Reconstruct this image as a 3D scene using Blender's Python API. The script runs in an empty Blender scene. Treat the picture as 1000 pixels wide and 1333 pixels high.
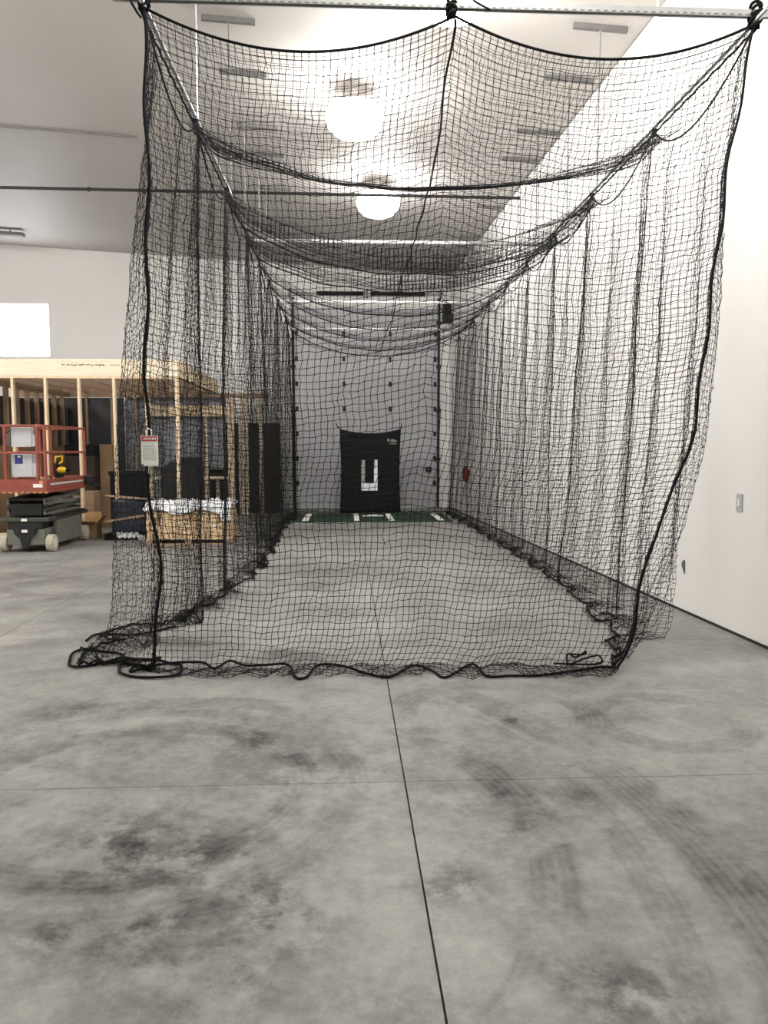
import bpy, bmesh, math, random
import numpy as np
from mathutils import Vector, Matrix

random.seed(7)
SC = bpy.context.scene
COL = SC.collection
PI = math.pi

# ------------------------------------------------------------------ camera
cam_data = bpy.data.cameras.new('camera')
cam = bpy.data.objects.new('camera', cam_data)
COL.objects.link(cam)
cam_data.sensor_fit = 'VERTICAL'
cam_data.sensor_height = 24.0
cam_data.lens = 24.0 * 1000.0 / 1333.0
cam_data.clip_start = 0.05
cam_data.clip_end = 200
cam.location = (0, 0, 1.5)
cam.rotation_euler = (math.radians(90 - 4.73), 0, math.radians(-2.75))
SC.camera = cam

# ------------------------------------------------------------------ world, exposure
world = bpy.data.worlds.new('world')
SC.world = world
world.use_nodes = True
bg = world.node_tree.nodes['Background']
bg.inputs['Color'].default_value = (0.9, 0.95, 1.0, 1)
bg.inputs['Strength'].default_value = 0.3
vs = SC.view_settings
vs.view_transform = 'Standard'
vs.look = 'None'
vs.gamma = 1.0
vs.use_curve_mapping = False
vs.exposure = 0.90
LAMP_STRENGTH = 42.0          # emission of each high-bay lens
WINDOW_STRENGTH = 9.0         # daylight in the high window

# ------------------------------------------------------------------ materials
MATS = {}


def srgb(r, g, b):
    def c(v):
        v /= 255.0
        return v / 12.92 if v <= 0.04045 else ((v + 0.055) / 1.055) ** 2.4
    return (c(r), c(g), c(b), 1)


def node_mat(name):
    m = bpy.data.materials.new(name)
    m.use_nodes = True
    nt = m.node_tree
    b = nt.nodes['Principled BSDF']
    MATS[name] = m
    return m, nt, b


def mat(name, col, rough=0.6, metal=0.0, var=0.12, scale=8.0, stretch=(1, 1, 1), bump=0.0, spec=0.5, detail=4.0):
    """colour with a procedural noise variation and a fine relief"""
    m, nt, b = node_mat(name)
    tc = nt.nodes.new('ShaderNodeNewGeometry')
    mp = nt.nodes.new('ShaderNodeMapping')
    mp.inputs['Scale'].default_value = stretch
    nz = nt.nodes.new('ShaderNodeTexNoise')
    nz.inputs['Scale'].default_value = scale
    nz.inputs['Detail'].default_value = detail
    nt.links.new(tc.outputs['Position'], mp.inputs['Vector'])
    nt.links.new(mp.outputs['Vector'], nz.inputs['Vector'])
    rp = nt.nodes.new('ShaderNodeValToRGB')
    rp.color_ramp.elements[0].position = 0.3
    rp.color_ramp.elements[1].position = 0.7
    rp.color_ramp.elements[0].color = tuple(c * (1 - var) for c in col[:3]) + (1,)
    rp.color_ramp.elements[1].color = tuple(min(1, c * (1 + var)) for c in col[:3]) + (1,)
    nt.links.new(nz.outputs['Fac'], rp.inputs['Fac'])
    nt.links.new(rp.outputs['Color'], b.inputs['Base Color'])
    b.inputs['Roughness'].default_value = rough
    b.inputs['Metallic'].default_value = metal
    b.inputs['Specular IOR Level'].default_value = spec
    if bump:
        bp = nt.nodes.new('ShaderNodeBump')
        bp.inputs['Strength'].default_value = bump
        bp.inputs['Distance'].default_value = 0.01
        nt.links.new(nz.outputs['Fac'], bp.inputs['Height'])
        nt.links.new(bp.outputs['Normal'], b.inputs['Normal'])
    return m


def emit_mat(name, col, strength):
    m, nt, b = node_mat(name)
    b.inputs['Base Color'].default_value = col
    b.inputs['Emission Color'].default_value = col
    b.inputs['Emission Strength'].default_value = strength
    return m


def concrete_mat():
    m, nt, b = node_mat('concrete')
    N, L = nt.nodes.new, nt.links.new
    geo = N('ShaderNodeNewGeometry')

    def noise(scale, detail=6, rough=0.6, dist=0.0, vec=None):
        n = N('ShaderNodeTexNoise')
        n.inputs['Scale'].default_value = scale
        n.inputs['Detail'].default_value = detail
        n.inputs['Roughness'].default_value = rough
        n.inputs['Distortion'].default_value = dist
        L(vec or geo.outputs['Position'], n.inputs['Vector'])
        return n.outputs['Fac']

    def math_(op, a, c=None, clamp=False):
        n = N('ShaderNodeMath')
        n.operation = op
        n.use_clamp = clamp
        for i, v in enumerate((a, c)):
            if v is None:
                continue
            if isinstance(v, (int, float)):
                n.inputs[i].default_value = v
            else:
                L(v, n.inputs[i])
        return n.outputs[0]

    def rng(v, a, c, o0=0.0, o1=1.0):
        n = N('ShaderNodeMapRange')
        n.interpolation_type = 'SMOOTHSTEP'
        L(v, n.inputs[0])
        for i, x in enumerate((a, c, o0, o1)):
            n.inputs[i + 1].default_value = x
        return n.outputs[0]

    big = noise(0.6, 8, 0.66, 0.15)
    midn = noise(2.1, 9, 0.72, 0.2)
    fine = noise(22, 5, 0.7)
    grit = noise(140, 3, 0.6)
    # pale base with slightly darker cloudy mottling
    v = math_('ADD', rng(big, 0.34, 0.66, -0.11, 0.06), rng(midn, 0.3, 0.7, -0.085, 0.06))
    v = math_('ADD', v, rng(fine, 0.25, 0.75, -0.05, 0.05))
    v = math_('ADD', v, rng(grit, 0.25, 0.75, -0.018, 0.018))
    mot = noise(6.5, 9, 0.76, 0.25)
    v = math_('ADD', v, rng(mot, 0.34, 0.66, -0.05, 0.045))
    v = math_('MULTIPLY', math_('ADD', v, 0.40), 0.60)
    # blotchy damp-looking stains, each with a place of its own
    stain = None
    brk = noise(3.4, 10, 0.74, 0.25)
    for (x, y, r, s) in ((-0.85, 2.85, .36, 1), (-0.55, 2.8, .34, 1), (-0.28, 2.42, .33, 1), (.36, 2.53, .16, 1.0), (.78, 1.95, .24, .9),
                         (-.6, 2.33, .30, .8), (.97, 4.13, .13, .8), (.69, 2.9, .16, .6), (-.91, 2.29, .12, .9), (-.37, 2.13, .28, .8), (1.0, 3.14, .22, .6),
                         (-.2, 3.4, .6, .5), (-1.6, 3.9, .6, .45), (.6, 3.1, .5, .4), (.15, 1.9, .2, .4), (-1.1, 1.9, .35, .3), (-.45, 3.9, .5, .5), (-1.6, 4.4, .25, .6)):
        d = N('ShaderNodeVectorMath')
        d.operation = 'DISTANCE'
        L(geo.outputs['Position'], d.inputs[0])
        d.inputs[1].default_value = (x, y, 0)
        f = math_('MULTIPLY', rng(d.outputs['Value'], r * 1.35, 0.0, 0, 1), s)
        stain = f if stain is None else math_('MAXIMUM', stain, f)
    st = math_('MULTIPLY', stain, rng(brk, 0.43, 0.56, 0.0, 1.0))
    v = math_('SUBTRACT', v, math_('MULTIPLY', st, 0.15))
    # rubber tyre arcs with tread streaks
    arcs = None
    for (x, y, R, w, a0, s) in ((-2.12, 2.54, 3.46, .13, 0, 1), (-2.08, 2.7, 3.13, .07, 0, .5), (-.89, 2.85, 1.64, .10, 0, .9), (.83, 4.21, .54, .10, 0, 1),
                                (1.77, 4.07, .40, .09, 0, .8), (-.95, 3.34, .74, .09, 0, .7), (-.95, 3.34, .98, .07, 0, .5), (3.6, 0.9, 2.6, .10, 0, .5)):
        d = N('ShaderNodeVectorMath')
        d.operation = 'DISTANCE'
        L(geo.outputs['Position'], d.inputs[0])
        d.inputs[1].default_value = (x, y, 0)
        off = math_('ABSOLUTE', math_('SUBTRACT', d.outputs['Value'], R))
        band = rng(off, w * 1.15, w * .7, 0, 1)
        streak = math_('SINE', math_('MULTIPLY', d.outputs['Value'], 170.0))
        streak = rng(streak, -0.6, 0.6, 0.72, 1.0)
        f = math_('MULTIPLY', math_('MULTIPLY', band, streak), s)
        arcs = f if arcs is None else math_('MAXIMUM', arcs, f)
    mask = rng(noise(1.3, 5, 0.6, 0.4), 0.40, 0.56, 0, 1)
    v = math_('SUBTRACT', v, math_('MULTIPLY', math_('MULTIPLY', arcs, mask), 0.085))
    # pale dusty scuffs
    dust = math_('MULTIPLY', rng(noise(3.3, 10, 0.78, 0.3), 0.60, 0.75, 0, 1), rng(noise(0.8, 3), 0.45, 0.65, 0, 1))
    v = math_('ADD', v, math_('MULTIPLY', dust, 0.06))
    comb = N('ShaderNodeCombineColor')
    L(math_('MULTIPLY', v, 1.005), comb.inputs[0])
    L(math_('MULTIPLY', v, 0.985), comb.inputs[1])
    L(math_('MULTIPLY', v, 0.925), comb.inputs[2])
    L(comb.outputs[0], b.inputs['Base Color'])
    L(rng(midn, 0.3, 0.7, 0.42, 0.62), b.inputs['Roughness'])
    b.inputs['Specular IOR Level'].default_value = 0.4
    bp = N('ShaderNodeBump')
    bp.inputs['Strength'].default_value = 0.12
    bp.inputs['Distance'].default_value = 0.004
    L(fine, bp.inputs['Height'])
    L(bp.outputs['Normal'], b.inputs['Normal'])
    return m


concrete_mat()
mat('joint', srgb(46, 44, 42), 0.9, var=.35, scale=14)
mat('wall_white', srgb(245, 243, 240), 0.55, var=.02, scale=1.2, bump=.02)
mat('ceiling_white', srgb(200, 195, 190), 0.6, var=.025, scale=.8)
mat('door_grey', srgb(196, 196, 200), 0.5, var=.03, scale=2)
mat('net_black', srgb(19, 19, 20), 0.85, var=.2, scale=6, spec=.2)
mat('rope_black', srgb(17, 17, 18), 0.9, var=.3, scale=40, bump=.4, spec=.2)
mat('galvanised', srgb(196, 198, 200), 0.28, 1.0, var=.10, scale=18)
mat('strut_steel', srgb(186, 187, 186), 0.42, 0.55, var=.08, scale=14)
mat('strut_dull', srgb(118, 116, 114), 0.55, 0.3, var=.08, scale=14)
mat('dark_steel', srgb(52, 52, 54), 0.5, 0.7, var=.15, scale=14)
mat('black_vinyl', srgb(11, 12, 12), 0.6, var=.2, scale=4, bump=.05, spec=.2)
mat('vinyl_white', srgb(226, 232, 238), 0.5, var=.04, scale=8)
mat('vinyl_grey', srgb(150, 160, 156), 0.5, var=.05, scale=8)
mat('turf', srgb(16, 48, 26), 0.95, var=.35, scale=70, bump=.6)
mat('turf_white', srgb(236, 236, 230), 0.85, var=.05, scale=40)
mat('pine', srgb(232, 209, 176), 0.65, var=.14, scale=5, stretch=(7, 7, .5), bump=.05)
mat('pine_pale', srgb(240, 226, 200), 0.65, var=.10, scale=5, stretch=(.5, 7, 7), bump=.05)
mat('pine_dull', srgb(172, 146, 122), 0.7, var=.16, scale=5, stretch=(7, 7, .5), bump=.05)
mat('ink', srgb(58, 50, 52), 0.8, var=.2, scale=60)
mat('membrane', srgb(52, 53, 57), 0.35, var=.2, scale=1.6, bump=.15)
mat('poly_sheet', srgb(142, 144, 150), 0.25, var=.25, scale=2.2, stretch=(1, 1, .6), bump=.4)
mat('osb', srgb(150, 122, 94), 0.8, var=.25, scale=26)
mat('black_paint', srgb(15, 15, 16), 0.6, var=.15, scale=6, spec=.25)
mat('brown_board', srgb(62, 50, 42), 0.75, var=.2, scale=5)
mat('cardboard', srgb(196, 158, 114), 0.85, var=.10, scale=9)
mat('cardboard_dark', srgb(146, 118, 90), 0.85, var=.12, scale=9)
mat('carton_pallet', srgb(214, 186, 148), 0.8, var=.14, scale=7)
mat('plastic_wrap', srgb(238, 240, 244), 0.22, var=.05, scale=14, bump=.5)
mat('navy_wrap', srgb(34, 40, 54), 0.35, var=.25, scale=5, bump=.3)
mat('tarp_black', srgb(14, 14, 17), 0.6, var=.3, scale=5, bump=.4)
mat('lift_red', srgb(140, 70, 56), 0.5, var=.14, scale=7)
mat('lift_grey', srgb(106, 108, 100), 0.5, var=.14, scale=7)
mat('lift_dark', srgb(62, 64, 58), 0.55, var=.2, scale=7)
mat('lift_black', srgb(20, 20, 20), 0.6, var=.2, scale=7)
mat('tyre', srgb(176, 170, 152), 0.85, var=.12, scale=20)
mat('hub', srgb(214, 208, 190), 0.6, var=.08, scale=20)
mat('panel_grey', srgb(190, 192, 194), 0.5, var=.05, scale=9)
mat('label_white', srgb(236, 236, 230), 0.6, var=.03, scale=9)
mat('label_orange', srgb(226, 140, 100), 0.6, var=.1, scale=30)
mat('label_blue', srgb(44, 52, 128), 0.5, var=.06, scale=9)
mat('stripe_yellow', srgb(226, 182, 96), 0.6, var=.1, scale=20)
mat('drill_yellow', srgb(232, 186, 40), 0.45, var=.06, scale=20)
mat('tan_cloth', srgb(212, 178, 130), 0.9, var=.1, scale=20, bump=.3)
mat('tag_red', srgb(178, 60, 62), 0.5, var=.12, scale=60)
mat('tag_print', srgb(150, 152, 148), 0.7, var=.1, scale=60)
mat('scuff', srgb(96, 94, 92), 0.8, var=.3, scale=60)
mat('ext_red', srgb(176, 62, 34), 0.4, var=.08, scale=20)
mat('fixture_grey', srgb(120, 116, 114), 0.5, 0.3, var=.05, scale=9)
mat('pipe_dark', srgb(44, 41, 40), 0.5, .3, var=.1, scale=9)
mat('heatsink', srgb(60, 60, 62), 0.45, .6, var=.1, scale=9)
emit_mat('lamp_lens', (1.0, 0.98, 0.94, 1), LAMP_STRENGTH)
emit_mat('daylight', (0.93, 0.96, 1.0, 1), WINDOW_STRENGTH)


# ------------------------------------------------------------------ mesh builder
class MB:
    def __init__(self):
        self.v, self.f = [], []

    def add(self, vs, fs):
        o = len(self.v)
        self.v += [tuple(p) for p in vs]
        self.f += [tuple(i + o for i in f) for f in fs]
        return self

    def box(self, x0, x1, y0, y1, z0, z1):
        return self.add([(x0, y0, z0), (x1, y0, z0), (x1, y1, z0), (x0, y1, z0), (x0, y0, z1), (x1, y0, z1), (x1, y1, z1), (x0, y1, z1)],
                        [(0, 3, 2, 1), (4, 5, 6, 7), (0, 1, 5, 4), (1, 2, 6, 5), (2, 3, 7, 6), (3, 0, 4, 7)])

    def beam(self, a, b, w, h, up=(0, 0, 1)):
        """rectangular bar from a to b, w across, h along up"""
        a, b, up = Vector(a), Vector(b), Vector(up)
        d = (b - a).normalized()
        s = d.cross(up).normalized() * (w / 2)
        u = s.cross(d).normalized() * (h / 2)
        vs = [p + q for p in (a, b) for q in (-s - u, s - u, s + u, -s + u)]
        return self.add(vs, [(3, 2, 1, 0), (4, 5, 6, 7), (0, 1, 5, 4), (1, 2, 6, 5), (2, 3, 7, 6), (3, 0, 4, 7)])

    def tube(self, pts, r, n=8, cap=True, closed=False):
        pts = [Vector(p) for p in pts]
        k = len(pts)
        rings = []
        ref = None
        for i, p in enumerate(pts):
            if closed:
                d = pts[(i + 1) % k] - pts[i - 1]
            else:
                d = pts[min(i + 1, k - 1)] - pts[max(i - 1, 0)]
            d.normalize()
            if ref is None:
                ref = Vector((0, 0, 1)) if abs(d.z) < .9 else Vector((1, 0, 0))
            a = d.cross(ref)
            if a.length < 1e-4:
                a = d.cross(Vector((1, .3, 0)))
            a.normalize()
            b = a.cross(d)
            ref = b
            rr = r[i] if isinstance(r, (list, tuple)) else r
            rings.append([p + (a * math.cos(2 * PI * j / n) + b * math.sin(2 * PI * j / n)) * rr for j in range(n)])
        vs = [q for ring in rings for q in ring]
        fs = []
        for i in range(k if closed else k - 1):
            i2 = (i + 1) % k
            for j in range(n):
                fs.append((i * n + j, i * n + (j + 1) % n, i2 * n + (j + 1) % n, i2 * n + j))
        if cap and not closed:
            fs.append(tuple(range(n - 1, -1, -1)))
            fs.append(tuple((k - 1) * n + j for j in range(n)))
        return self.add(vs, fs)

    def lathe(self, prof, c=(0, 0, 0), axis='z', n=24):
        vs, fs = [], []
        k = len(prof)
        for (r, h) in prof:
            for j in range(n):
                a = 2 * PI * j / n
                p = (r * math.cos(a), r * math.sin(a), h)
                if axis == 'x':
                    p = (h, p[0], p[1])
                elif axis == 'y':
                    p = (p[0], h, p[1])
                vs.append((p[0] + c[0], p[1] + c[1], p[2] + c[2]))
        for i in range(k - 1):
            for j in range(n):
                fs.append((i * n + j, i * n + (j + 1) % n, (i + 1) * n + (j + 1) % n, (i + 1) * n + j))
        fs.append(tuple(range(n - 1, -1, -1)))
        fs.append(tuple((k - 1) * n + j for j in range(n)))
        return self.add(vs, fs)

    def prism(self, poly, lo, hi, axis='y'):
        """polygon of two coordinates pushed along the third"""
        def mk(p, t):
            if axis == 'y':
                return (p[0], t, p[1])
            if axis == 'x':
                return (t, p[0], p[1])
            return (p[0], p[1], t)
        n = len(poly)
        vs = [mk(p, lo) for p in poly] + [mk(p, hi) for p in poly]
        fs = [tuple(range(n - 1, -1, -1)), tuple(range(n, 2 * n))]
        fs += [(i, (i + 1) % n, n + (i + 1) % n, n + i) for i in range(n)]
        return self.add(vs, fs)

    def grid(self, P):
        n, m = len(P), len(P[0])
        vs = [q for row in P for q in row]
        fs = [(i * m + j, i * m + j + 1, (i + 1) * m + j + 1, (i + 1) * m + j) for i in range(n - 1) for j in range(m - 1)]
        return self.add(vs, fs)

    def build(self, name, m, parent=None, bevel=0.0, smooth=False, solid=0.0):
        off = Vector(parent_world(parent)) if parent else Vector((0, 0, 0))
        me = bpy.data.meshes.new(name)
        me.from_pydata([tuple(Vector(p) - off) for p in self.v], [], self.f)
        bm = bmesh.new()
        bm.from_mesh(me)
        bmesh.ops.recalc_face_normals(bm, faces=bm.faces)
        if bevel:
            bmesh.ops.bevel(bm, geom=[e for e in bm.edges if e.is_manifold and e.calc_face_angle(0) > .6], offset=bevel, segments=2, affect='EDGES', profile=.5)
        bm.to_mesh(me)
        bm.free()
        if smooth:
            me.shade_smooth()
        me.materials.append(MATS[m])
        o = bpy.data.objects.new(name, me)
        COL.objects.link(o)
        if parent:
            o.parent = parent
        if solid:
            md = o.modifiers.new('thickness', 'SOLIDIFY')
            md.thickness = solid
        return o


def parent_world(o):
    v = Vector((0, 0, 0))
    while o:
        v += o.location
        o = o.parent
    return v


def tag(o, label=None, cat=None, group=None, kind=None):
    for k, v in (('label', label), ('category', cat), ('group', group), ('kind', kind)):
        if v:
            o[k] = v
    return o


def thing(name, loc, label, cat, group=None):
    o = bpy.data.objects.new(name, None)
    o.empty_display_size = .1
    o.location = loc
    COL.objects.link(o)
    return tag(o, label, cat, group)


def struct(name, mb, m, label=None, **k):
    o = mb.build(name, m, **k)
    return tag(o, label, None, None, 'structure')


ORD = ['first', 'second', 'third', 'fourth', 'fifth', 'sixth', 'seventh', 'eighth', 'ninth']

# ------------------------------------------------------------------ room shell
YB, YN = 19.5, -5.0                        # back wall, wall behind the viewer
XLW = -12.0


def wall_x(y):
    return 3.37 - .040 * y


def ceil_z(x):
    return 5.8 + (2.6 - x) * .057


floor = struct('floor', MB().box(XLW, 3.7, YN, YB, -.25, -.012), 'joint', 'grey polished concrete floor with saw-cut joints')
jx = [XLW, -8.76, -5.76, -2.78, .255, 3.7]
jy = [YN, -2.4, .6, 3.35, 5.83, 8.8, 11.8, 14.8, 17.6, YB]
g = .0036
for i in range(len(jx) - 1):
    for j in range(len(jy) - 1):
        w = g if i == 3 or i == 4 else g * .8
        MB().box(jx[i] + w, jx[i + 1] - w, jy[j] + g * .45, jy[j + 1] - g * .45, -.012, 0).build('concrete_slab', 'concrete', floor)

struct('wall_right', MB().prism([(wall_x(YN), YN), (wall_x(YB), YB), (wall_x(YB) + .25, YB + .3), (wall_x(YN) + .25, YN)], 0, ceil_z(3.2), 'z'), 'wall_white', 'bright white panelled side wall right of the netting')
struct('wall_left', MB().box(XLW - .2, XLW, YN, YB, 0, ceil_z(XLW)), 'wall_white', 'white side wall')
struct('wall_near', MB().box(XLW, 3.8, YN - .2, YN, 0, 7), 'wall_white', 'white end wall')
# back wall with openings for the overhead door and the high window
DX0, DX1, DZ = -1.30, 2.28, 4.98
WX0, WX1, WZ0, WZ1 = -8.75, -7.27, 3.74, 5.02
wb = MB()
wb.box(XLW, WX0, YB, YB + .2, 0, 7.0)
wb.box(WX0, WX1, YB, YB + .2, 0, WZ0)
wb.box(WX0, WX1, YB, YB + .2, WZ1, 7.0)
wb.box(WX1, DX0, YB, YB + .2, 0, 7.0)
wb.box(DX0, DX1, YB, YB + .2, DZ, 7.0)
wb.box(DX1, 3.2, YB, YB + .2, 0, 7.0)
struct('wall_back', wb, 'wall_white', 'white back wall behind the timber frame and the netting')
# sloping ceiling of metal liner sheets
x1c, x0c = 3.8, XLW - .2
struct('ceiling', MB().prism([(x0c, ceil_z(x0c)), (x1c, ceil_z(x1c)), (x1c, ceil_z(x1c) + .2), (x0c, ceil_z(x0c) + .2)], YN - .2, YB + .3, 'y'), 'ceiling_white', 'pale sloping ceiling')
# dark line where the right wall meets the floor
bb = MB().prism([(wall_x(YN) - .012, YN), (wall_x(YB) - .012, YB), (wall_x(YB), YB), (wall_x(YN), YN)], 0, .02, 'z')
struct('baseboard_right', bb, 'joint', 'thin dark strip at the foot of the right wall')

# high window in the back wall
win = MB().box(WX0, WX1, YB + .10, YB + .12, WZ0, WZ1)
wo = struct('window_1', win, 'daylight', 'bright high window above the timber frame')
fr = MB()
fr.box(WX0, WX1, YB + .04, YB + .10, WZ0, WZ0 + .03).box(WX0, WX1, YB + .04, YB + .10, WZ1 - .03, WZ1)
fr.box(WX0, WX0 + .03, YB + .04, YB + .10, WZ0, WZ1).box(WX1 - .03, WX1, YB + .04, YB + .10, WZ0, WZ1)
fr.build('window_frame', 'wall_white', wo)

# overhead sectional door
door = bpy.data.objects.new('door_1', None)
door.location = ((DX0 + DX1) / 2, YB, 0)
COL.objects.link(door)
tag(door, 'grey overhead sectional door behind the netting', None, None, 'structure')
NS = 8
for k in range(NS):
    z0, z1 = k * DZ / NS, (k + 1) * DZ / NS
    p = MB().box(DX0, DX1, YB + .03, YB + .08, z0 + .003, z1 - .003).build('door_panel', 'door_grey', door, bevel=.006)
    if k:
        for x in (DX0 + .05, -.07, 1.09, DX1 - .05):
            MB().box(x - .035, x + .035, YB + .012, YB + .03, z0 - .06, z0 + .06).build('hinge', 'dark_steel', p)
for x in (DX0 - .03, DX1 + .03):
    MB().box(x - .03, x + .03, YB - .07, YB - .005, 0, DZ + .25).build('track', 'dark_steel', door)
for zz in (1.2, 2.4, 3.5, 4.6):
    for x in (DX0 - .03, DX1 + .03):
        MB().box(x - .055, x + .055, YB - .085, YB - .002, zz, zz + .07).build('track_bracket', 'dark_steel', door)
MB().tube([(DX0 - .15, YB - .12, DZ + .34), (DX1 + .12, YB - .12, DZ + .34)], .018, 10).build('torsion_shaft', 'strut_steel', door)
for a, b_ in ((-.72, .42), (.60, 1.95)):
    prof = []
    for q in range(60):
        prof.append((.052 if q % 2 else .044, a + (b_ - a) * q / 59))
    MB().lathe(prof, (0, YB - .12, DZ + .34), 'x', 12).build('torsion_spring', 'black_paint', door)
for x in (DX0 - .1, .51, DX1 + .06):
    MB().box(x - .02, x + .02, YB - .17, YB - .003, DZ + .24, DZ + .44).build('bearing_plate', 'strut_dull', door)

# door operator
op = thing('door_operator', (2.52, YB - .2, 4.62), 'black door opener motor on the wall beside the overhead door top', 'motor')
MB().box(2.42, 2.58, YB - .3, YB - .005, 4.72, 5.12).build('housing', 'black_paint', op, bevel=.02)
MB().lathe([(.07, 4.58), (.09, 4.60), (.09, 4.80), (.06, 4.82)], (2.54, YB - .36, 0), 'z', 16).build('motor_drum', 'black_paint', op)
MB().box(2.40, 2.58, YB - .02, YB - .002, 4.62, 5.2).build('mounting_plate', 'dark_steel', op)
ctl = thing('door_control', (2.06, YB, .9), 'small black control box on the door beside the backstop', 'control box')
MB().box(2.0, 2.14, YB - .05, YB + .028, .91, 1.03).build('case', 'black_paint', ctl, bevel=.01)
MB().lathe([(.018, YB - .058), (.018, YB - .05)], (2.05, 0, .97), 'y', 12).build('button', 'label_white', ctl)

# right wall fittings
sw = thing('light_switch', (wall_x(5.97), 5.97, 1.02), 'white wall switch plate on the right wall', 'switch')
a, b_ = 5.925, 6.015
xa = wall_x(5.97)
MB().prism([(xa - .010, a), (xa - .010, b_), (xa + .004, b_), (xa + .004, a)], 1.0, 1.14, 'z').build('plate', 'panel_grey', sw, bevel=.003)
MB().prism([(xa - .016, 5.955), (xa - .016, 5.985), (xa - .008, 5.985), (xa - .008, 5.955)], 1.04, 1.10, 'z').build('rocker', 'label_white', sw, bevel=.002)
sc_ = MB()
xs = wall_x(6.62)
pts = []
for k in range(14):
    t = 2 * PI * k / 14
    r = 1 + .25 * math.sin(3 * t + 1)
    pts.append((6.87 + .036 * r * math.cos(t) + .01 * math.sin(t), .42 + .06 * r * math.sin(t)))
sc_.prism(pts, wall_x(6.87) - .0025, wall_x(6.87) + .01, 'x')
tag(sc_.build('scuff_mark', 'scuff'), 'dark round scuff low on the white right wall', 'mark')
xe = wall_x(16.8)
ext = thing('fire_extinguisher', (xe - .09, 16.8, .78), 'small red extinguisher on the far right wall behind the net', 'extinguisher')
MB().lathe([(.03, .78), (.065, .80), (.07, .84), (.07, 1.0), (.055, 1.05), (.025, 1.08)], (xe - .09, 16.8, 0), 'z', 16).build('cylinder', 'ext_red', ext, smooth=True)
MB().box(xe - .12, xe - .06, 16.77, 16.83, 1.08, 1.11).build('valve', 'black_paint', ext)
MB().tube([(xe - .09, 16.77, 1.1), (xe - .14, 16.7, 1.05), (xe - .15, 16.72, .9), (xe - .14, 16.74, .82)], .012, 6).build('hose', 'black_paint', ext)
MB().box(xe - .03, xe + .002, 16.77, 16.83, .9, 1.02).build('bracket', 'dark_steel', ext)

# ------------------------------------------------------------------ high-bay lamps
lamp_spots = [(.11, 9.9), (.53, 13.1), (.95, 7.1), (.95, 4.3), (-5.8, 3.3), (-5.8, 6.6), (-6.6, 8.6), (-9.8, 7.0), (-9.8, 3.0)]  # first two are the visible pair; the rest are added to light the room
lamp_labels = ['large glowing round ceiling lamp above the net, nearer of two', 'glowing round ceiling lamp farther back, just under the dark pipe'] + \
    ['round high-bay ceiling lamp %s from the visible pair, outside the picture' % ORD[k] for k in range(6)] + \
    ['round high-bay ceiling lamp over the far left bay, near the left wall, outside the picture'][:1]
for (x, y), lab in zip(lamp_spots, lamp_labels):
    zt = ceil_z(x)
    L_ = thing('high_bay_lamp', (x, y, 5.55), lab, 'ceiling lamp', 'round high-bay lamps')
    MB().lathe([(r_, zt - h_) for r_, h_ in ((.02, .60), (.14, .588), (.25, .545), (.325, .47), (.36, .38), (.36, .33), (.345, .275), (.32, .255))], (x, y, 0), 'z', 28).build('lens', 'lamp_lens', L_, smooth=True)
    MB().lathe([(r_, zt - h_) for r_, h_ in ((.315, .255), (.325, .255), (.325, .245), (.12, .22), (.10, .13), (.04, .11), (.04, .03), (.09, .02), (.09, -.02))], (x, y, 0), 'z', 20).build('heat_sink', 'ceiling_white', L_)

# thin pipes under the ceiling
pp = thing('ceiling_pipe', (-3, 12.7, 5.55), 'long dark pipe running across below the ceiling', 'pipe')
MB().tube([(-10, 12.7, 5.60), (2.82, 12.7, 5.54)], .024, 10).build('pipe', 'pipe_dark', pp)
for x in (-8.0, -4.05, .12, .92, 2.3):
    zp = 5.57 - (x + 3.5) * .0046
    h = MB().tube([(x, 12.7, zp), (x, 12.7, ceil_z(x))], .006, 6).build('hanger_rod', 'galvanised', pp)
    MB().lathe([(.03, x - .02), (.034, x - .015), (.034, x + .015), (.03, x + .02)], (0, 12.7, zp), 'x', 10).build('clamp', 'dark_steel', pp)
cd = MB().tube([(-11.8, 12.0, ceil_z(-11.8) - .014), (-3.1, 12.0, ceil_z(-3.1) - .014)], .014, 8)
tag(cd.build('conduit', 'fixture_grey'), 'thin grey conduit fixed flat on the ceiling at the left', 'conduit')
hx = thing('ceiling_fixture', (-7.7, 18.0, 6.1), 'dark grey strip fixture on the ceiling at the left edge', 'fixture')
zf = ceil_z(-7.7)
MB().beam((-8.6, 18, ceil_z(-8.6) - .10), (-7.2, 18, ceil_z(-7.2) - .10), .16, .08).build('body', 'fixture_grey', hx, bevel=.01)
for x in (-8.3, -7.5):
    MB().box(x - .01, x + .01, 17.99, 18.01, ceil_z(x) - .07, ceil_z(x)).build('stem', 'fixture_grey', hx)

# ------------------------------------------------------------------ cage hardware
ZC, XL, XR, YF, YE = 4.18, -1.23, 2.60, 5.0, 18.0
STAT = [5.0, 6.6, 8.25, 9.75, 11.2, 12.6, 14.2, 15.9, 18.0]

for side, x in (('left', XL), ('right', XR)):
    t = thing('cage_rail', (x, YF, ZC), 'shiny galvanised rail pipe along the top %s edge of the net' % side, 'pipe', 'net rail pipes')
    MB().tube([(x, YF - .15, ZC + .02), (x, YE + .05, ZC + .02)], .016, 10).build('pipe', 'galvanised', t, smooth=True)
    for y in STAT[1:-1]:
        MB().lathe([(.020, y - .03), (.021, y - .02), (.021, y + .02), (.020, y + .03)], (x, 0, ZC + .02), 'y', 10).build('clamp', 'strut_steel', t)


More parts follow.
